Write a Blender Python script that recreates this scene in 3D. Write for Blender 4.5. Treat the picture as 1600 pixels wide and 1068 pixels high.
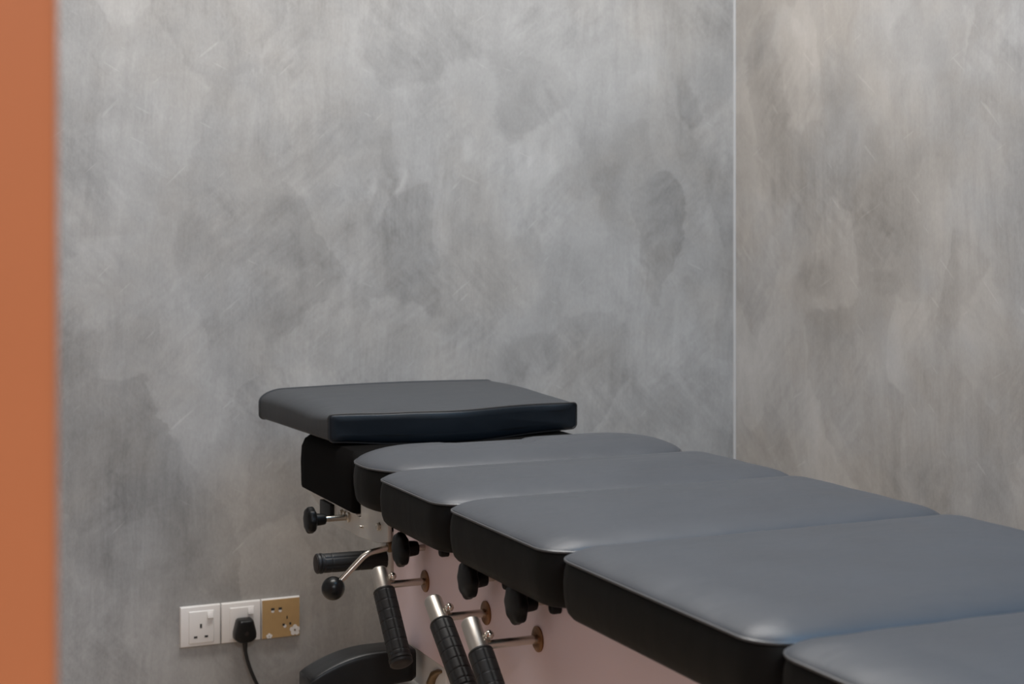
import bpy, bmesh, math, random
from mathutils import Vector, Matrix
random.seed(4)
for o in list(bpy.data.objects): bpy.data.objects.remove(o)
scn = bpy.context.scene
C = scn.collection
R = math.radians

# ---------------------------------------------------------------- camera
CZ = 1.03                                   # lens height; heights below are CZ + offset
cam = bpy.data.cameras.new('camera'); camo = bpy.data.objects.new('camera', cam); C.objects.link(camo)
camo.location = (0, 0, CZ); camo.rotation_euler = (R(90), 0, R(-24.076))
cam.sensor_width = 36; cam.lens = 2462.4 / 1600 * 36
cam.shift_y = -(534 - 359.3) / 1600
cam.clip_start = 0.02
cam.dof.use_dof = True; cam.dof.focus_distance = 2.42; cam.dof.aperture_fstop = 7.2
scn.camera = camo

# ---------------------------------------------------------------- light
w = bpy.data.worlds.new('world'); scn.world = w; w.use_nodes = True
w.node_tree.nodes['Background'].inputs[0].default_value = (0.62, 0.80, 1.0, 1)
w.node_tree.nodes['Background'].inputs[1].default_value = 0.25
def area(name, loc, rot, sx, sy, power, col):
    l = bpy.data.lights.new(name, 'AREA'); l.shape = 'RECTANGLE'; l.size = sx; l.size_y = sy
    l.energy = power; l.color = col
    o = bpy.data.objects.new(name, l); C.objects.link(o); o.location = loc; o.rotation_euler = rot
    return o
area('ceiling_lamp_back', (1.02, 2.52, 2.52), (0, 0, 0), 1.4, 0.45, 47, (1.0, 0.965, 0.925))
area('ceiling_lamp_middle', (1.52, 1.0, 2.52), (0, 0, 0), 1.0, 1.5, 27, (0.30, 0.62, 1.0))
area('ceiling_lamp_corridor', (0.2, -1.2, 2.52), (0, 0, 0), 1.0, 0.6, 66, (0.92, 0.96, 1.0))
scn.view_settings.view_transform = 'Standard'; scn.view_settings.look = 'None'
scn.view_settings.exposure = 0.0; scn.view_settings.gamma = 1.0
scn.view_settings.use_curve_mapping = False

# ---------------------------------------------------------------- materials
def newmat(name):
    m = bpy.data.materials.new(name); m.use_nodes = True
    nt = m.node_tree; b = nt.nodes['Principled BSDF']
    return m, nt, b
def N(nt, t, **kw):
    n = nt.nodes.new(t)
    for k, v in kw.items(): setattr(n, k, v)
    return n
def simple(name, col, rough=.5, metal=0, spec=.5, var=.06, vscale=30, bump=0, bscale=200):
    m, nt, b = newmat(name)
    tc = N(nt, 'ShaderNodeTexCoord')
    nz = N(nt, 'ShaderNodeTexNoise'); nz.inputs['Scale'].default_value = vscale; nz.inputs['Detail'].default_value = 4
    nt.links.new(tc.outputs['Object'], nz.inputs['Vector'])
    mx = N(nt, 'ShaderNodeMix', data_type='RGBA')
    mx.inputs['A'].default_value = tuple(c * (1 - var) for c in col) + (1,)
    mx.inputs['B'].default_value = tuple(min(1, c * (1 + var)) for c in col) + (1,)
    nt.links.new(nz.outputs['Fac'], mx.inputs['Factor'])
    nt.links.new(mx.outputs['Result'], b.inputs['Base Color'])
    b.inputs['Roughness'].default_value = rough; b.inputs['Metallic'].default_value = metal
    b.inputs['Specular IOR Level'].default_value = spec
    if bump:
        n2 = N(nt, 'ShaderNodeTexNoise'); n2.inputs['Scale'].default_value = bscale; n2.inputs['Detail'].default_value = 3
        nt.links.new(tc.outputs['Object'], n2.inputs['Vector'])
        bp = N(nt, 'ShaderNodeBump'); bp.inputs['Strength'].default_value = bump; bp.inputs['Distance'].default_value = .001
        nt.links.new(n2.outputs['Fac'], bp.inputs['Height']); nt.links.new(bp.outputs['Normal'], b.inputs['Normal'])
    return m

class G:
    """tiny node-graph helper for one scalar field in wall coordinates (u along, v up, metres)"""
    def __init__(s, nt): s.nt = nt
    def val(s, sock, x):
        if isinstance(x, (int, float)): sock.default_value = x
        else: s.nt.links.new(x, sock)
    def math(s, op, a, b=0.0, c=None, clamp=False):
        n = N(s.nt, 'ShaderNodeMath', operation=op, use_clamp=clamp)
        s.val(n.inputs[0], a); s.val(n.inputs[1], b)
        if c is not None: s.val(n.inputs[2], c)
        return n.outputs[0]
    def add(s, a, b): return s.math('ADD', a, b)
    def mul(s, a, b): return s.math('MULTIPLY', a, b)
    def map(s, vec, loc=(0,0,0), rot=(0,0,0), scale=(1,1,1)):
        n = N(s.nt, 'ShaderNodeMapping'); s.nt.links.new(vec, n.inputs['Vector'])
        n.inputs['Location'].default_value = loc; n.inputs['Rotation'].default_value = rot; n.inputs['Scale'].default_value = scale
        return n.outputs[0]
    def noise(s, vec, scale, detail=4, rough=.55, dist=0, lac=2):
        n = N(s.nt, 'ShaderNodeTexNoise'); s.nt.links.new(vec, n.inputs['Vector'])
        n.inputs['Scale'].default_value = scale; n.inputs['Detail'].default_value = detail
        n.inputs['Roughness'].default_value = rough; n.inputs['Distortion'].default_value = dist
        n.inputs['Lacunarity'].default_value = lac
        return n
    def ramp(s, x, a, b, lo=0., hi=1., smooth=True):
        n = N(s.nt, 'ShaderNodeMapRange'); n.interpolation_type = 'SMOOTHSTEP' if smooth else 'LINEAR'
        s.val(n.inputs[0], x); n.inputs[1].default_value = a; n.inputs[2].default_value = b
        n.inputs[3].default_value = lo; n.inputs[4].default_value = hi
        return n.outputs[0]
    def blob(s, vec, cu, cv, ru, rv, ang=0, warp=None, soft=.55):
        """elliptic mark with a ragged edge, 1 inside"""
        v = warp if warp is not None else vec
        m = s.map(s.map(v, loc=(-cu, -cv, 0)), rot=(0, 0, -ang))
        m = s.map(m, scale=(1/ru, 1/rv, 0))
        n = N(s.nt, 'ShaderNodeVectorMath', operation='LENGTH'); s.nt.links.new(m, n.inputs[0])
        return s.ramp(n.outputs['Value'], soft, 1.15, 1, 0)

def plaster(name, axis, seed, tint_lo, tint_hi, marks_dark=(), marks_light=(), warm=.5, mid=.5):
    m, nt, b = newmat(name); g = G(nt)
    tc = N(nt, 'ShaderNodeTexCoord')
    sp = N(nt, 'ShaderNodeSeparateXYZ'); nt.links.new(tc.outputs['Object'], sp.inputs[0])
    cb = N(nt, 'ShaderNodeCombineXYZ')
    nt.links.new(sp.outputs[axis], cb.inputs[0]); nt.links.new(sp.outputs['Z'], cb.inputs[1])
    cb.inputs[2].default_value = seed
    P = cb.outputs[0]
    # gently wandering coordinates
    def warp(src, scale, detail, amount):
        wn = g.noise(src, scale, detail, .55)
        wv = N(nt, 'ShaderNodeVectorMath', operation='SUBTRACT'); nt.links.new(wn.outputs['Color'], wv.inputs[0]); wv.inputs[1].default_value = (.5, .5, .5)
        wm = N(nt, 'ShaderNodeVectorMath', operation='MULTIPLY_ADD'); nt.links.new(wv.outputs[0], wm.inputs[0]); wm.inputs[1].default_value = (amount, amount, 0); nt.links.new(src, wm.inputs[2])
        return wm.outputs[0]
    W = warp(P, 4.0, 2, .10)
    W2 = warp(W, 24, 3, .045)
    S = warp(P, 3.0, 1, .05)
    big = g.noise(W, 2.2, 3, .5).outputs['Fac']
    patch = g.noise(g.map(W2, scale=(1, .7, 1)), 6.5, 7, .66).outputs['Fac']
    f = g.add(g.mul(g.add(big, -.5), .62), g.mul(g.add(patch, -.5), .85))
    # vertical drag marks, and slanting trowel sweeps; each present only where its mask says so
    for k, (ang, su, sv, amp, lo, hi) in enumerate(((R(3), 40, 5.0, .36, .42, .58), (R(-42), 50, 9, .40, .54, .60), (R(48), 50, 9, .36, .54, .60), (R(2), 110, 9, .24, .40, .60))):
        st = g.noise(g.map(g.map(S, rot=(0, 0, ang), loc=(k*3.1, 0, 0)), scale=(su, sv, 1)), 1.0, 3, .62).outputs['Fac']
        mk = g.ramp(g.noise(g.map(W2, loc=(7.7*k, 3.3, k)), 4.2, 2, .55).outputs['Fac'], lo, hi)
        f = g.add(f, g.mul(g.mul(g.add(st, -.5), amp), mk))
    # overlapping skim coats: soft-cornered cells, some a shade lighter
    vo = N(nt, 'ShaderNodeTexVoronoi', feature='SMOOTH_F1'); nt.links.new(g.map(W2, scale=(1, .6, 1), rot=(0, 0, .3)), vo.inputs['Vector'])
    vo.inputs['Scale'].default_value = 7.0; vo.inputs['Smoothness'].default_value = .08
    sepc = N(nt, 'ShaderNodeSeparateColor'); nt.links.new(vo.outputs['Color'], sepc.inputs[0])
    f = g.add(f, g.mul(g.add(sepc.outputs[0], -.5), .20))
    # thin pale scratches
    for ang, su, sv, thr, amp in ((R(48), 95, 9, .725, .14), (R(-65), 95, 10, .735, .12)):
        sc = g.noise(g.map(g.map(P, rot=(0, 0, ang), loc=(ang*5, 0, 0)), scale=(su, sv, 1)), 1.0, 1, .5).outputs['Fac']
        f = g.add(f, g.mul(g.ramp(sc, thr, thr + .06), amp))
    fine = g.noise(g.map(P, scale=(1, .45, 1)), 210, 2, .6).outputs['Fac']
    f = g.add(f, g.mul(g.add(fine, -.5), .24))
    for (cu, cv, ru, rv, an, amp) in marks_dark: f = g.add(f, g.mul(g.blob(P, cu, cv, ru, rv, an, W2), -amp))
    for (cu, cv, ru, rv, an, amp) in marks_light: f = g.add(f, g.mul(g.blob(P, cu, cv, ru, rv, an, W2, .2), amp))
    f = g.math('ADD', f, mid, clamp=True)
    cr = N(nt, 'ShaderNodeMix', data_type='RGBA'); nt.links.new(f, cr.inputs['Factor'])
    cr.inputs['A'].default_value = tint_lo + (1,); cr.inputs['B'].default_value = tint_hi + (1,)
    hue = g.ramp(g.noise(g.map(W, loc=(11, 5, 2)), 2.6, 4, .6).outputs['Fac'], .40, .64)
    wm = N(nt, 'ShaderNodeMix', data_type='RGBA', blend_type='MULTIPLY'); nt.links.new(g.mul(hue, warm), wm.inputs['Factor'])
    nt.links.new(cr.outputs['Result'], wm.inputs['A']); wm.inputs['B'].default_value = (1.0, .95, .89, 1)
    nt.links.new(wm.outputs['Result'], b.inputs['Base Color'])
    nt.links.new(g.ramp(f, 0, 1, .62, .45, False), b.inputs['Roughness'])
    b.inputs['Specular IOR Level'].default_value = .35
    return m

def leather(name, col, rough, bump=.12, spec=.5):
    m, nt, b = newmat(name); g = G(nt)
    tc = N(nt, 'ShaderNodeTexCoord'); P = tc.outputs['Object']
    soft = g.noise(P, 9, 3, .5).outputs['Fac']
    pores = N(nt, 'ShaderNodeTexVoronoi', feature='DISTANCE_TO_EDGE'); nt.links.new(P, pores.inputs['Vector']); pores.inputs['Scale'].default_value = 520
    grain = g.noise(P, 420, 3, .6).outputs['Fac']
    mx = N(nt, 'ShaderNodeMix', data_type='RGBA'); nt.links.new(g.add(g.mul(soft, .6), g.mul(grain, .4)), mx.inputs['Factor'])
    mx.inputs['A'].default_value = tuple(c*.82 for c in col) + (1,); mx.inputs['B'].default_value = tuple(c*1.18 for c in col) + (1,)
    nt.links.new(mx.outputs['Result'], b.inputs['Base Color'])
    nt.links.new(g.ramp(g.add(g.mul(soft, .7), g.mul(grain, .3)), .25, .75, rough - .05, rough + .06, False), b.inputs['Roughness'])
    b.inputs['Specular IOR Level'].default_value = spec
    bp = N(nt, 'ShaderNodeBump'); bp.inputs['Strength'].default_value = bump; bp.inputs['Distance'].default_value = .0006
    nt.links.new(g.add(g.mul(pores.outputs['Distance'], .6), grain), bp.inputs['Height'])
    bp2 = N(nt, 'ShaderNodeBump'); bp2.inputs['Strength'].default_value = .10; bp2.inputs['Distance'].default_value = .012
    nt.links.new(g.noise(g.map(P, scale=(1, 1.6, 1)), 13, 2, .5, .3).outputs['Fac'], bp2.inputs['Height']); nt.links.new(bp.outputs['Normal'], bp2.inputs['Normal'])
    nt.links.new(bp2.outputs['Normal'], b.inputs['Normal'])
    return m

def planks(name):
    m, nt, b = newmat(name); g = G(nt)
    tc = N(nt, 'ShaderNodeTexCoord'); P = tc.outputs['Object']
    gr = g.noise(g.map(P, scale=(60, 3, 1)), 1, 5, .6, .4).outputs['Fac']
    mx = N(nt, 'ShaderNodeMix', data_type='RGBA'); nt.links.new(gr, mx.inputs['Factor'])
    mx.inputs['A'].default_value = (.42, .31, .22, 1); mx.inputs['B'].default_value = (.62, .49, .37, 1)
    nt.links.new(mx.outputs['Result'], b.inputs['Base Color']); b.inputs['Roughness'].default_value = .4
    return m

M = {}
M['wall_back'] = plaster('microcement_back', 'X', 0.0, (.158, .155, .150), (.495, .488, .476), warm=.55, mid=.46,
    marks_dark=((1.52, CZ-.28, .09, .05, .2, .12), (.62, CZ-.62, .16, .12, 0, .14), (1.05, CZ-.03, .2, .05, .2, .08)),
    marks_light=((1.125, CZ+.10, .015, .036, .12, .20), (1.183, CZ+.116, .017, .034, .35, .22), (.95, CZ+.10, .05, .05, 0, .12)))
M['wall_right'] = plaster('microcement_right', 'Y', 9.3, (.155, .150, .143), (.46, .45, .44), warm=.8, mid=.57,
    marks_dark=((2.93, CZ-.10, .075, .045, .1, .20), (2.70, CZ-.11, .06, .04, -.2, .14)),
    marks_light=((2.45, CZ-.10, .10, .10, .4, .14),))
M['ceiling'] = simple('ceiling_paint', (.78, .78, .77), .8, var=.02)
M['orange'] = simple('orange_paint', (.50, .152, .055), .45, var=.16, vscale=3.5)
M['caulk'] = simple('corner_bead', (.40, .40, .40), .5, var=.05, vscale=20)
M['floor'] = planks('floor_wood')
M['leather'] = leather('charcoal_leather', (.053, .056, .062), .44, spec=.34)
M['leather_side'] = leather('shaded_side_leather', (.006, .0057, .005), .55, spec=.12)  # cushion leather again, darkened and dulled to paint in the shade on the sides
M['navy'] = leather('blue_reflection_vinyl', (.0035, .0065, .010), .45, spec=.28)  # navy base colour paints in the bluish light that the front face reflects
M['pad_leather'] = leather('head_pad_leather', (.053, .056, .060), .5, spec=.13)
M['piping'] = simple('piping_vinyl', (.06, .06, .062), .38, var=.1, vscale=80)
M['piping_dark'] = simple('dark_piping_vinyl', (.022, .021, .021), .45, spec=.35, var=.1, vscale=80)
M['bakelite'] = simple('black_bakelite', (.005, .005, .005), .40, spec=.16, var=.1, vscale=60)
M['pad_vinyl'] = leather('arm_pad_vinyl', (.010, .010, .010), .42, spec=.3)
M['block'] = simple('head_block_cover', (.0032, .0028, .0025), .75, spec=.05, var=.15, vscale=40, bump=.2, bscale=500)
M['pink'] = simple('pale_mauve_enamel', (.76, .61, .63), .42, var=.03, vscale=6)
M['white'] = simple('off_white_enamel', (.60, .585, .56), .45, var=.03, vscale=10)
M['plate'] = simple('brushed_white_plate', (.55, .54, .51), .35, metal=.2, var=.05, vscale=50)
M['steel'] = simple('nickel_steel', (.62, .57, .50), .24, metal=1, var=.05, vscale=60)
M['satin'] = simple('satin_nickel', (.56, .52, .47), .40, metal=1, var=.04, vscale=60)
M['brass'] = simple('bronzed_washer', (.22, .105, .045), .38, metal=.7, var=.15, vscale=120)
M['plastic'] = simple('black_plastic', (.006, .006, .006), .32, spec=.3, var=.1, vscale=60)
M['rubber'] = simple('black_rubber', (.012, .012, .012), .50, spec=.35, var=.15, vscale=90, bump=.15, bscale=700)
M['cap'] = simple('rubber_cap', (.022, .016, .014), .55, spec=.3, var=.15, vscale=90)
M['socket'] = simple('white_socket_plastic', (.74, .72, .70), .32, var=.02, vscale=30)
M['slot'] = simple('socket_slot', (.02, .02, .02), .7)
M['film'] = simple('tan_film', (.46, .30, .135), .42, var=.10, vscale=70)
M['flower'] = simple('white_print', (.78, .76, .73), .45, var=.03)
M['gold'] = simple('brown_metal', (.16, .10, .045), .4, metal=.4)

# ---------------------------------------------------------------- mesh helpers
class MB:
    def __init__(s): s.v = []; s.f = []
    def addg(s, vs, fs):
        n = len(s.v); s.v += [Vector(v) for v in vs]; s.f += [tuple(i + n for i in f) for f in fs]; return s
    def loft(s, rings, cap0=True, cap1=True, closed=True):
        n = len(rings[0]); vs = [p for r in rings for p in r]; fs = []
        for i in range(len(rings) - 1):
            for j in range(n if closed else n - 1):
                k = (j + 1) % n
                fs.append((i*n + j, i*n + k, (i+1)*n + k, (i+1)*n + j))
        if cap0: fs.append(tuple(reversed(range(n))))
        if cap1: fs.append(tuple((len(rings)-1)*n + j for j in range(n)))
        return s.addg(vs, fs)
    def lathe(s, o, d, prof, n=32, rf=None, ref=None, caps=True):
        """prof: (distance along d, radius); rf(t, angle, r) may modulate the radius"""
        d = Vector(d).normalized(); o = Vector(o)
        a = Vector(ref) if ref else (Vector((0, 0, 1)) if abs(d.z) < .9 else Vector((1, 0, 0)))
        u = (a - d * a.dot(d)).normalized(); w_ = d.cross(u)
        rings = []
        for t, r in prof:
            rings.append([o + d*t + (u*math.cos(2*math.pi*k/n) + w_*math.sin(2*math.pi*k/n)) * (rf(t, 2*math.pi*k/n, r) if rf else r) for k in range(n)])
        return s.loft(rings, caps, caps)
    def tube(s, pts, r, n=10, closed=False, caps=True):
        pts = [Vector(p) for p in pts]; rings = []; u = None; L = len(pts)
        for i, p in enumerate(pts):
            if closed: t = (pts[(i+1) % L] - pts[i-1]).normalized()
            else: t = (pts[min(i+1, L-1)] - pts[max(i-1, 0)]).normalized()
            if u is None: a = Vector((0, 0, 1)) if abs(t.z) < .9 else Vector((1, 0, 0)); u = (a - t*a.dot(t)).normalized()
            else: u = (u - t*u.dot(t)).normalized()
            w_ = t.cross(u); rr = r[i] if isinstance(r, (list, tuple)) else r
            rings.append([p + (u*math.cos(2*math.pi*k/n) + w_*math.sin(2*math.pi*k/n))*rr for k in range(n)])
        if closed: rings.append(rings[0]); caps = False
        return s.loft(rings, caps, caps)
    def box(s, x0, x1, y0, y1, z0, z1):
        return s.addg([(x0,y0,z0),(x1,y0,z0),(x1,y1,z0),(x0,y1,z0),(x0,y0,z1),(x1,y0,z1),(x1,y1,z1),(x0,y1,z1)],
                      [(0,3,2,1),(4,5,6,7),(0,1,5,4),(1,2,6,5),(2,3,7,6),(3,0,4,7)])
    def sphere(s, c, r, n=24, m=14):
        return s.lathe((c[0], c[1], c[2]-r), (0,0,1), [(r - r*math.cos(math.pi*(i+.02)/(m+.04)), r*math.sin(math.pi*(i+.02)/(m+.04))) for i in range(m+1)], n)
    def build(s, name, mat, parent=None, off=(0,0,0), bevel=0, smooth=True, segs=3, merge=True, angle=40):
        me = bpy.data.meshes.new(name); off = Vector(off)
        me.from_pydata([tuple(v - off) for v in s.v], [], s.f)
        bm = bmesh.new(); bm.from_mesh(me)
        if merge: bmesh.ops.remove_doubles(bm, verts=bm.verts, dist=1e-6)
        bmesh.ops.recalc_face_normals(bm, faces=bm.faces)
        if bevel:
            es = [e for e in bm.edges if len(e.link_faces) == 2 and e.calc_face_angle(0) > R(30)]
            bmesh.ops.bevel(bm, geom=es, offset=bevel, segments=segs, profile=.5, affect='EDGES')
        if smooth:
            for f in bm.faces: f.smooth = True
            for e in bm.edges:
                if len(e.link_faces) == 2 and e.calc_face_angle(0) > R(angle): e.smooth = False
        bm.to_mesh(me); bm.free()
        me.materials.append(M[mat] if isinstance(mat, str) else mat)
        o = bpy.data.objects.new(name, me); C.objects.link(o)
        if parent is not None: o.parent = parent
        return o
def tag(o, label=None, cat=None, group=None, kind=None):
    if label: o['label'] = label
    if cat: o['category'] = cat
    if group: o['group'] = group
    if kind: o['kind'] = kind
    return o
def empty(name, loc):
    o = bpy.data.objects.new(name, None); C.objects.link(o); o.location = loc; o.empty_display_size = .1; return o
def rrect(cx, cy, a, b, r, z, nx=24, ny=14, nc=8):
    """rounded rectangle outline, half sizes a, b, evenly indexed so rings can be lofted"""
    r = max(min(r, a - .0005, b - .0005), .0005); P = []
    cs = ((a-r, b-r, 0), (-(a-r), b-r, 90), (-(a-r), -(b-r), 180), (a-r, -(b-r), 270))
    for i, (ox, oy, an) in enumerate(cs):
        for k in range(nc + 1):
            t = R(an + 90*k/nc); P.append(Vector((cx + ox + r*math.cos(t), cy + oy + r*math.sin(t), z)))
        nxt = cs[(i+1) % 4]; t = R(nxt[2]); q = Vector((cx + nxt[0] + r*math.cos(t), cy + nxt[1] + r*math.sin(t), z))
        n = nx if i % 2 == 0 else ny; p0 = P[-1].copy()
        for k in range(1, n): P.append(p0.lerp(q, k/n))
    return P

# ---------------------------------------------------------------- the room
XW, YW, HC = 2.06, 3.281, 2.6
tag(MB().box(-1.5, XW + .12, YW, YW + .12, 0, HC).build('wall_back', 'wall_back', smooth=False), 'grey polished microcement wall behind the treatment table', kind='structure')
tag(MB().box(XW, XW + .12, -2.6, YW, 0, HC).build('wall_right', 'wall_right', smooth=False), 'warm grey polished microcement wall to the right of the corner', kind='structure')
tag(MB().box(-1.62, -1.5, -2.6, YW + .12, 0, HC).build('wall_left', 'ceiling', smooth=False), 'white painted wall left of the room, outside the picture', kind='structure')
tag(MB().box(-1.5, .0823, .582, .70, 0, HC).build('wall_front', 'orange', bevel=.004), 'orange painted partition end blurred in the left foreground', kind='structure')
tag(MB().box(-1.62, XW + .12, -2.6, YW + .12, HC, HC + .1).build('ceiling', 'ceiling', smooth=False), 'white ceiling above the room', kind='structure')
tag(MB().box(-1.62, XW + .12, -2.6, YW + .12, -.1, 0).build('floor', 'floor', smooth=False), 'warm wooden floor under the table', kind='structure')
# bead of filler down the inner corner
tr = MB(); b_ = .0045
tr.loft([[Vector((XW - b_*math.cos(t), YW - b_*math.sin(t), z)) for t in (0, .3, .6, .9, 1.2, 1.5708)] + [Vector((XW, YW, z))] for z in (0, .4, .8, 1.2, 1.6, 2.0, HC)])
tag(tr.build('trim_1', 'caulk'), 'pale vertical filler bead in the corner of the grey walls', kind='structure')

# ---------------------------------------------------------------- treatment table
T0 = Vector((1.105, 1.75, 0))
table = empty('treatment_table', T0)
tag(table, 'black padded chiropractic treatment table with sectioned cushions and pale mauve base', 'table')
ZS = CZ - .385
XL, XR = .806, 1.404
def part(mb, name, mat, parent=table, **kw): return mb.build(name, mat, parent, off=T0, **kw)

def cushion(y0, y1, r=.045, zs=ZS, H=.072, crown=.022, xl=XL, xr=XR, dent=None, rback=None):
    cx, cy, a, b = (xl+xr)/2, (y0+y1)/2, (xr-xl)/2, (y1-y0)/2
    def ring(d, z):
        P = rrect(cx, cy, a-d, b-d, min(max(r - .7*d, .02), b-d-.001) if d > 0 else r-d, z)
        return P
    low = [ring(d, zs - H + dz) for d, dz in ((.03, 0), (.014, .001), (.007, .004), (.002, .010), (-.0005, .018), (-.0025, .032), (-.003, .046), (-.002, .058), (.0, .066), (.0016, .0695), (.003, .071))]
    top = []
    D = b - .004
    prof = [(.003, -.001), (.0008, .0002), (.0003, .0015)]
    K = 16
    for i in range(1, K+1):
        t = i/K; d = .0003 + .085*(t**1.3)
        prof.append((d, .0015 + (crown-.0055)*(1-(1-t)**2.0)))
    dl = prof[-1][0]; n2 = 10
    for i in range(1, n2+1):
        t = i/n2; d = dl + (D-dl)*t
        prof.append((d, crown - .004 + .004*(1-(1-t)**2)))
    for d, dz in prof:
        rg = ring(d, zs + dz)
        for p in rg:
            if dent: p.z += dent(p.x, p.y) * min(1, max(0, dz)/.012)
            # light puckering along the sewn edge
            e = max(0, 1 - abs(d-.014)/.02)
            p.z += .0007*e*math.sin(p.x*61 + y0*9)*math.sin(p.y*57+1)
        top.append(rg)
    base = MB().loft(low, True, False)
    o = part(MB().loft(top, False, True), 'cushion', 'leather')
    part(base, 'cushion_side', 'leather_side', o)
    part(MB().tube(rrect(cx, cy, a+.0006, b+.0006, r+.0006, zs - .0004), .0019, 6, closed=True), 'piping', 'piping', o)
    return o
def face_notch(x, y):
    k = min(1, max(0, (y - 2.42)/.12))
    def sm(a, b, t): t = min(1, max(0, (t-a)/(b-a))); return t*t*(3-2*t)
    dip = .012*sm(.98, 1.045, x)*(1 - sm(1.12, 1.165, x)) + .015*math.exp(-((x-1.118)/.020)**2) - .002*math.exp(-((x-1.085)/.025)**2)
    return -dip*k
cushion(2.335, 2.575, r=.108, crown=.0275, xl=.826, dent=face_notch)
cushion(2.045, 2.331)
cushion(1.689, 2.041)
cushion(1.233, 1.685)
cushion(.860, 1.229)

# head pad: a wedge whose cover rolls over the two ends, with piped front and rear faces
def head_pad():
    x0, x1, yf, yr = .848, 1.341, 2.70, 3.10
    def section(v):                       # v 0 front .. 1 rear
        zt = CZ - .330 + .009*v + .006*math.sin(math.pi*v); zb = CZ - .378 - .001*v
        xa, xb = x0 - .019*v, x1 + .005*v
        rt, rb = .006 + .019*min(1, v/.25)**.6, .010
        rx = .006 + .046*min(1, v/.3)**.7; rq = .006 + .016*min(1, v/.3)
        P = []
        n = 28
        for k in range(n+1):              # bottom, left to right
            x = xa + rb + (xb-xa-2*rb)*k/n; P.append([x, zb - .006*math.sin(math.pi*k/n)])
        for k in range(1, 6): t = R(-90+90*k/6); P.append([xb-rb+rb*math.cos(t), zb+rb+rb*math.sin(t)])
        for k in range(0, 9): t = R(90*k/8); P.append([xb-rq+rq*math.cos(t), zt-rt+rt*math.sin(t)])
        for k in range(1, n):
            u = 1-k/n; x = xa+rx+(xb-xa-rx-rq)*u; P.append([x, zt + .003*math.sin(math.pi*u)])
        for k in range(0, 9): t = R(90+90*k/8); P.append([xa+rx+rx*math.cos(t), zt-rt+rt*math.sin(t)])
        for k in range(1, 6): t = R(180+90*k/6); P.append([xa+rb+rb*math.cos(t), zb+rb+rb*math.sin(t)])
        out = []
        for x, z in P:
            u = (x-x0)/(x1-x0); s_ = math.exp(-((u-.47)/.24)**2)
            up = (z-zb)/(zt-zb)
            fw = (1-v)**2
            y = yf + (yr-yf)*v - .034*s_*fw*(1) + (.010*(1-up))*0
            zz = z - .0030*s_*fw - .002*math.exp(-((u-.2)/.1)**2)*fw
            out.append(Vector((x, y, zz)))
        return out
    rings = [section(v) for v in [0, .012, .03, .06] + [.1 + .8*i/14 for i in range(15)] + [.94, .97, .99, 1]]
    o = part(MB().loft(rings, False, False), 'head_pad', 'pad_leather', angle=70)
    for v, nm in ((0, 'front_panel'), (1, 'rear_panel')):
        s0 = section(v); c = sum(s0, Vector())/len(s0)
        sg = -1 if v == 0 else 1
        rg = [s0]
        for f, bul in ((.985, .0015), (.95, .003), (.85, .005), (.5, .006)):
            ring = []
            for p in s0:
                q = Vector((p.x, p.y, c.z + (p.z-c.z)*f)); 
                ed = max(0, min(p.x - (x0-.02), (x1+.006) - p.x))
                q.x = c.x + (p.x-c.x)*(1-(1-f)*.12); q.y += sg*bul*min(1, ed/.03)
                ring.append(q)
            rg.append(ring)
        part(MB().loft(rg, False, True), nm, 'navy', o, angle=80)
        part(MB().tube(s0, .0021, 6, closed=True), 'piping', 'pad_leather' if v else 'piping_dark', o)
    return o
head_pad()
# upholstered block under the head pad
rg = []
for z, dx, dy in ((-.490, .004, .004), (-.4885, .001, .001), (-.484, 0, 0), (-.44, -.001, -.001), (-.41, .0, .002), (-.395, .004, .010), (-.386, .012, .022)):
    rg.append(rrect(1.096, 2.753, .238-dx, .161-dy, .012, CZ + z, 12, 10, 5))
hb = part(MB().loft(rg), 'head_block', 'block')
part(MB().box(.866, 1.326, 2.597, 2.908, CZ - .4945, CZ - .4905), 'base_board', 'white', hb, bevel=.001)

# body shell with rounded corners
rg = [rrect(1.105, 1.68, .235-d, .764-d, .03-d*.5, CZ + z, 14, 30, 6) for d, z in ((.003, -.657), (.0, -.654), (0, -.462), (.003, -.459))]
body = part(MB().loft(rg), 'body_shell', 'pink')
# pedestal column and floor plate
rg = [rrect(1.105, 2.318, .228-d, .113-d, .005, CZ + z, 10, 6, 4) for d, z in ((0, -.97), (0, -.6605), (.002, -.6585))]
ped = part(MB().loft(rg), 'pedestal', 'white')
hk = [onp for onp in ((.876, 2.222, CZ-.664-.004), (.876, 2.236, CZ-.672), (.876, 2.252, CZ-.681), (.876, 2.262, CZ-.695), (.876, 2.264, CZ-.715), (.876, 2.262, CZ-.74))]
part(MB().tube(hk, [.002, .0045, .0075, .009, .009, .008], 10), 'notch_stand_in', 'gold', ped)  # brown tube added in place of the dark handle notch cut into the column
rg = [rrect(1.105, 1.22, .20-d, .11-d, .005, CZ + z, 10, 6, 4) for d, z in ((0, -.97), (0, -.6605), (.002, -.6585))]
part(MB().loft(rg), 'pedestal', 'white')
rg = [rrect(1.105, 1.75, .25-d, .72-d, .04, z, 10, 20, 6) for d, z in ((.0, 0), (0, .052), (.006, .059))]
part(MB().loft(rg), 'floor_plate', 'white')

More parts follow.
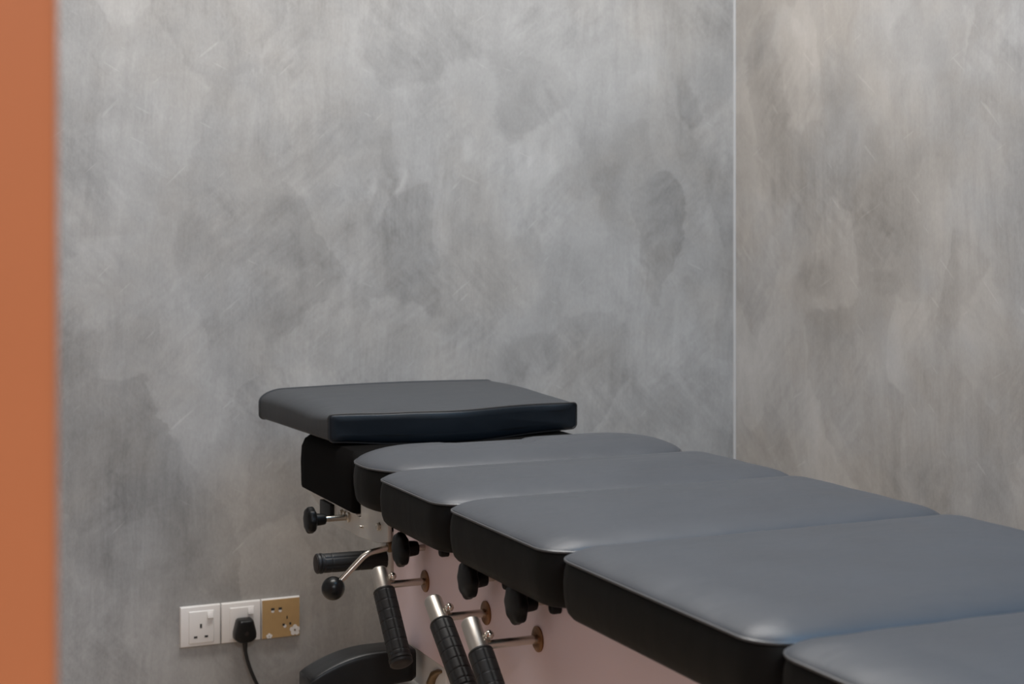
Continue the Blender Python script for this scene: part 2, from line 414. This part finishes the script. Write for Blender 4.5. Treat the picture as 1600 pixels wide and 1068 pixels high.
# white bracket plate below the head block
prof = [(2.90, -.4955), (2.86, -.505), (2.80, -.522), (2.765, -.532), (2.70, -.5315), (2.652, -.529), (2.61, -.5305), (2.575, -.5285), (2.545, -.526), (2.508, -.5245), (2.47, -.518), (2.447, -.512), (2.447, -.462), (2.586, -.462), (2.586, -.4955)]
mb = MB().loft([[Vector((x, y, CZ + z)) for y, z in prof] for x in (.870, .877)])
br = part(mb, 'head_bracket', 'plate', bevel=.0008, segs=1)
mb = MB().box(.878, 1.32, 2.447, 2.86, CZ - .512, CZ - .4955)
part(mb, 'frame_rail', 'plate', bevel=.002)
part(MB().box(.862, .885, 2.735, 2.80, CZ - .524, CZ - .496), 'rubber_stop', 'bakelite', br, bevel=.002)
for y, z, r in ((2.688, -.505, .007), (2.668, -.503, .0055), (2.488, -.494, .0065), (2.575, -.509, .0025)):
    m_ = MB().lathe((.871, y, CZ+z), (-1, 0, 0), [(0, r*1.25), (.0015, r*1.25), (.0016, r), (.006, r), (.0068, r*.8)], 6 if r > .003 else 12)
    part(m_, 'bolt', 'steel', br)

# star knobs: lobed disc, tapered hub, steel shaft, axis across the table
def star_knob(x, y, z, xend, rr=.026, collar=False):
    def rf(t, a, r): return r*(1 + (.04*math.cos(8*a) if t < .0185 and r > .6*rr else 0))
    pr = [(0, rr*.25), (.0008, rr*.55), (.0018, rr*.82), (.0035, rr*.94), (.006, rr), (.0125, rr), (.0145, rr*.96), (.0165, rr*.84), (.0182, rr*.55), (.019, rr*.48), (.032, rr*.44), (.036, rr*.40), (.037, rr*.30)]
    k = part(MB().lathe((x, y, z), (1, 0, 0), pr, 56, rf), 'star_knob', 'bakelite', angle=50)
    part(MB().lathe((x + .037, y, z), (1, 0, 0), [(0, .0052), (xend - x - .037, .0052)], 16), 'knob_shaft', 'steel', k)
    if collar: part(MB().lathe((xend - .006, y, z), (1, 0, 0), [(0, .0075), (.001, .009), (.006, .009)], 16), 'knob_collar', 'steel', k)
star_knob(.790, 2.65, CZ - .505, .871, .0225, True)
star_knob(.822, 2.279, CZ - .490, .871)
star_knob(.822, 2.009, CZ - .482, .871)
star_knob(.822, 1.847, CZ - .480, .871)
for y in (2.182, 1.947, 1.800):
    part(MB().lathe((.8705, y, CZ - .478), (-1, 0, 0), [(0, .008), (.010, .008), (.013, .0065), (.014, .004)], 16), 'screw_cap', 'bakelite')

# rubber grip with moulded blocks
def grip(mb, o, d, L, r=.0165, ref=None, plain=False):
    prof = [(0, r*.86), (.0012, r*.97), (.003, r)]
    n = max(20, int(L/.0011)); t0, t1 = .004, L - .013
    for i in range(n+1): prof.append((t0 + (t1-t0)*i/n, r))
    prof += [(L-.0122, r*.93), (L-.0105, r*.93), (L-.0098, r*1.05), (L-.0065, r*1.07), (L-.0055, r*.96), (L-.0045, r*.96), (L-.0038, r*1.04), (L-.001, r*1.04), (L, r*.98)]
    def rf(t, a, rr):
        if t < t0 - 1e-6 or t > t1 + 1e-6: return rr
        q = ((t - t0) % .0165)/.0165
        row = int((t - t0)/.0165)
        g_ = 0
        if not plain and (q < .10) and math.cos(a - .3) > -.9: g_ = .0011
        s_ = (a/(2*math.pi)*7) % 1
        if s_ < .10: g_ = max(g_, .0010)
        if plain and abs(((t-t0) % .05) - .045) < .001: g_ = .0006
        return rr - g_
    return mb.lathe(o, d, prof, 70, rf, ref)

# drop levers: rod out of the shell, satin sleeve, rubber grip
def drop_lever(y, z, xs, d, up, L, rw=.0168):
    d = Vector((0,) + d).normalized()
    J = Vector((xs, y, z))
    rod = part(MB().lathe((xs + .004, y, z), (1, 0, 0), [(0, .0058), (.869 - xs - .004, .0058)], 20), 'drop_lever', 'steel')
    part(MB().lathe((.8702, y, z), (-1, 0, 0), [(0, rw), (.0022, rw), (.003, rw*.93), (.0031, .0062)], 36), 'washer', 'brass', rod)
    rs = .0128
    top = J - d*up
    pr = [(rs*.0 + .0002, rs*.30), (.001, rs*.62), (.0022, rs*.80), (.004, rs*.93), (.0065, rs), (up + .012, rs)]
    part(MB().lathe(top, d, pr, 36), 'sleeve', 'satin', rod)
    part(grip(MB(), J + d*.008, d, L, .0168), 'grip', 'rubber', rod, angle=60)
    part(MB().lathe(J + d*(.008 + L), d, [(-.001, .0150), (.0005, .0150), (.0012, .0142), (.0016, .010)], 32), 'end_cap', 'cap', rod)
    s0 = J - d*.006 + Vector((.010, 0, 0))
    nrm = Vector((1, 0, 0)).cross(d).normalized()
    if nrm.y > 0: nrm = -nrm
    part(MB().lathe(s0, nrm*.9 + Vector((.5, 0, .3)), [(0, .0048), (.009, .0048), (.0105, .0062), (.0145, .0058), (.0165, .0042), (.0172, .002)], 20), 'set_screw', 'steel', rod)
drop_lever(2.274, CZ - .541, .800, (-.085, -.100), .030, .122)
drop_lever(2.035, CZ - .537, .799, (-.105, -.080), .036, .125)
drop_lever(1.863, CZ - .533, .785, (-.088, -.080), .041, .125)

# fixed side handle and ball lever behind the shell
hd = part(grip(MB(), (.888, 2.50, CZ - .5505), (-1, 0, .012), .124, .0158, plain=True), 'side_handle', 'rubber', angle=60)
part(MB().lathe((.764, 2.50, CZ - .549), (-1, 0, .012), [(-.001, .0145), (.0008, .0145), (.0014, .0125)], 28), 'end_cap', 'cap', hd)
part(MB().box(.884, .91, 2.475, 2.525, CZ - .575, CZ - .513), 'handle_mount', 'white', hd, bevel=.003)
pts = []
A, Bp, Cc = Vector((.790, 2.462, CZ - .575)), Vector((.838, 2.462, CZ - .5305)), Vector((.885, 2.462, CZ - .5235))
pts = [A]
for i in range(9):
    t = i/8; p0 = Bp.lerp(A, .22); p2 = Bp.lerp(Cc, .25)
    pts.append(p0*(1-t)**2 + Bp*2*t*(1-t) + p2*t*t)
pts.append(Cc)
rl = part(MB().tube(pts, .0051, 16), 'release_lever', 'steel')
part(MB().lathe((.8865, 2.462, CZ-.5232), (-1, 0, 0), [(0, .0095), (.010, .0095), (.012, .008)], 20), 'lever_collar', 'gold', rl)
part(MB().sphere((.781, 2.462, CZ - .583), .0192), 'ball', 'plastic', rl)

# arm rest pad on its bracket
def arm_pad():
    y0, rings = 2.29, []
    n = 22
    for i in range(n+1):
        t = i/n; x = .692 + (.862-.692)*t
        zt = CZ - .647 - .030*max(0, 1 - t/.62)**2.0
        zb = CZ - .699 - .012*(1-t)
        e = 1.0 - .05*max(0, (.04-t)/.04)**2 - .12*max(0, (t-.95)/.05)**2
        hy = .032*e; cz_, hz = (zt+zb)/2, (zt-zb)/2*e
        rg = []
        for k in range(32):
            a = 2*math.pi*k/32; ca, sa = math.cos(a), math.sin(a)
            q = 7 if sa > 0 else 8
            rg.append(Vector((x, y0 + .032 + hy*math.copysign(abs(ca)**(2/q), ca), cz_ + hz*math.copysign(abs(sa)**(2/q), sa))))
        rings.append(rg)
    o = part(MB().loft(rings), 'arm_pad', 'pad_vinyl', angle=60)
    part(MB().box(.70, .90, 2.300, 2.345, CZ - .732, CZ - .7125), 'arm_bracket', 'white', o, bevel=.002)
    part(MB().lathe((.787, 2.2995, CZ-.722), (0, -1, 0), [(-.002, .0045), (.004, .0045), (.005, .003)], 12), 'bolt', 'steel', o)
arm_pad()

# ---------------------------------------------------------------- wall sockets
SX, SZ, SW, SH = .7065, CZ - .827, .0862, .0855
def socket(i, label, tan=False):
    x0 = SX + i*SW; cx = x0 + SW/2
    o = empty('wall_socket', (cx, YW, SZ)); tag(o, label, 'socket', 'sockets side by side on the grey wall')
    def sp(mb, nm, mat, par=o, **kw): return mb.build(nm, mat, par, off=(cx, YW, SZ), **kw)
    def U(u): return x0 + u*SW
    def V(v): return SZ + SH/2 - v*SH
    def plate_mb(x0_, x1_, z0_, z1_, y0_, y1_, d=.002):
        return MB().loft([[Vector((x, y1_ if j == 0 else y0_, z)) for x, z in ((x0_+dd, z0_+dd), (x1_-dd, z0_+dd), (x1_-dd, z1_-dd), (x0_+dd, z1_-dd))] for j, dd in ((0, 0), (1, d))])
    gap = .00015
    sp(plate_mb(x0+gap, x0+SW-gap, SZ-SH/2, SZ+SH/2, YW-.0085, YW, .0016), 'plate', 'socket', bevel=.0012, segs=2)
    def slot(mb_par, u, v, wx, wz, yf):
        sp(MB().box(U(u)-wx/2, U(u)+wx/2, yf-.0006, yf+.0002, V(v)-wz/2, V(v)+wz/2), 'pin_slot', 'slot', mb_par, bevel=.0001, segs=1)
    if not tan:
        fp = sp(plate_mb(U(.20), U(.83), V(.92), V(.12), YW-.0112, YW-.0075, .0018), 'face_panel', 'socket', bevel=.0006, segs=2)
        rk = MB().addg([(U(.655), YW-.011, V(.31)), (U(.80), YW-.011, V(.31)), (U(.80), YW-.011, V(.16)), (U(.655), YW-.011, V(.16)),
                        (U(.655), YW-.0165, V(.31)), (U(.80), YW-.0165, V(.31)), (U(.80), YW-.0125, V(.16)), (U(.655), YW-.0125, V(.16))],
                       [(0,1,2,3),(4,7,6,5),(0,4,5,1),(1,5,6,2),(2,6,7,3),(3,7,4,0)])
        sp(rk, 'rocker_switch', 'socket', bevel=.0006, segs=2)
        for u, v, a, b2 in ((.50, .49, .0042, .0085), (.37, .755, .0072, .0042), (.63, .755, .0072, .0042)): slot(fp, u, v, a, b2, YW-.0112)
    else:
        fl = sp(MB().box(x0+.0022, x0+SW-.0022, YW-.0092, YW-.0084, SZ-SH/2+.0018, SZ+SH/2-.0022), 'protective_film', 'film', bevel=.0003, segs=1)
        yf = YW - .0092
        for u, v, a, b2 in ((.29, .265, .0075, .0050), (.48, .265, .0075, .0050), (.655, .50, .0024, .0062), (.565, .675, .0052, .0045), (.735, .66, .0040, .0050)): slot(fl, u, v, a, b2, yf)
        for u, v in ((.29, .315), (.48, .315), (.60, .715)):
            sp(MB().lathe((U(u), yf+.0002, V(v)), (0, -1, 0), [(0, .0036), (.0006, .0034)], 14), 'slot_rim', 'flower', fl)
        for fu, fv, fr in ((.855, .835, .0070), (.20, .93, .0040)):
            fm = MB()
            for k in range(5):
                a = R(90 + 72*k); px, pz = U(fu) + fr*math.cos(a), V(fv) + fr*math.sin(a)
                px = min(px, x0+SW-.0025-fr*.62); pz = max(pz, SZ-SH/2+.002+fr*.62)
                fm.lathe((px, yf-.0001*k*.5, pz), (0, -1, 0), [(-.0003, fr*.72), (.0004 + .00012*k, fr*.70)], 14)
            fo = sp(fm, 'flower_print', 'flower', fl)
            sp(MB().lathe((U(fu), yf-.0012, V(fv)), (0, -1, 0), [(-.0004, fr*.20), (.0005, fr*.16)], 10), 'flower_centre', 'cap', fo)
    return o
socket(0, 'white switched three-pin wall socket, empty, leftmost on the grey wall')
socket(1, 'white switched wall socket with the black plug in it, between the other two sockets')
socket(2, 'wall socket covered in tan film with white flower prints, right of the black plug', True)

# ---------------------------------------------------------------- plug and cable
px, pz = SX + SW*1.545, SZ - .0145
plug = empty('power_plug', (px, YW, pz)); tag(plug, 'black three-pin power plug with its cable hanging from the middle wall socket', 'plug')
def pp(mb, nm, mat, par=plug, **kw): return mb.build(nm, mat, par, off=(px, YW, pz), **kw)
def plug_outline(s, y):
    P = []
    pts = ((-.0165, .025), (.0165, .025), (.0240, -.006), (.0235, -.017), (.012, -.0255), (-.012, -.0255), (-.0235, -.017), (-.0240, -.006))
    n = len(pts)
    for i in range(n):
        a, b2, c = Vector(pts[i-1]), Vector(pts[i]), Vector(pts[(i+1) % n])
        p0, p2 = b2.lerp(a, min(.4, .007/(b2-a).length)), b2.lerp(c, min(.4, .007/(b2-c).length))
        for k in range(6):
            t = k/5; q = p0*(1-t)**2 + b2*2*t*(1-t) + p2*t*t; P.append(Vector((px + q.x*s, y, pz + q.y*s)))
    return P
pb = pp(MB().loft([plug_outline(s, YW - y) for s, y in ((.98, .0118), (1.0, .014), (1.0, .024), (.97, .032), (.90, .037), (.80, .0395), (.72, .040))]), 'plug_body', 'plastic', angle=50)
pp(MB().lathe((px, YW-.040, pz-.004), (0, -1, 0), [(-.0005, .0042), (.0006, .0040), (.0006, .001)], 16), 'fuse_screw', 'steel' if False else 'cap', pb)
pp(MB().lathe((px, YW-.024, pz-.0245), (.05, -.02, -1), [(0, .0058), (.006, .0054), (.014, .0044), (.02, .004)], 18), 'strain_relief', 'rubber')
cp = [(.0, -.024, -.036), (.003, -.026, -.055), (.010, -.028, -.080), (.022, -.031, -.110), (.036, -.035, -.138), (.050, -.04, -.160), (.066, -.05, -.180), (.09, -.07, -.1845), (.13, -.10, -.1845), (.20, -.16, -.1845)]
z_end = .0042 - pz
cp = [(a, b2, c if c > -.175 else z_end + (.004 if i == 6 else 0)) for i, (a, b2, c) in enumerate(cp)]
def smooth(pts, k=6):
    P = [Vector(p) for p in pts]; out = []
    for i in range(len(P)-1):
        a, b2, c, d = P[max(i-1, 0)], P[i], P[i+1], P[min(i+2, len(P)-1)]
        for j in range(k):
            t = j/k; out.append(.5*((2*b2) + (c-a)*t + (2*a-5*b2+4*c-d)*t*t + (3*b2-a-3*c+d)*t**3))
    return out + [P[-1]]
pp(MB().tube([Vector((px, YW, pz)) + p for p in smooth(cp)], .0038, 12), 'cable', 'rubber')
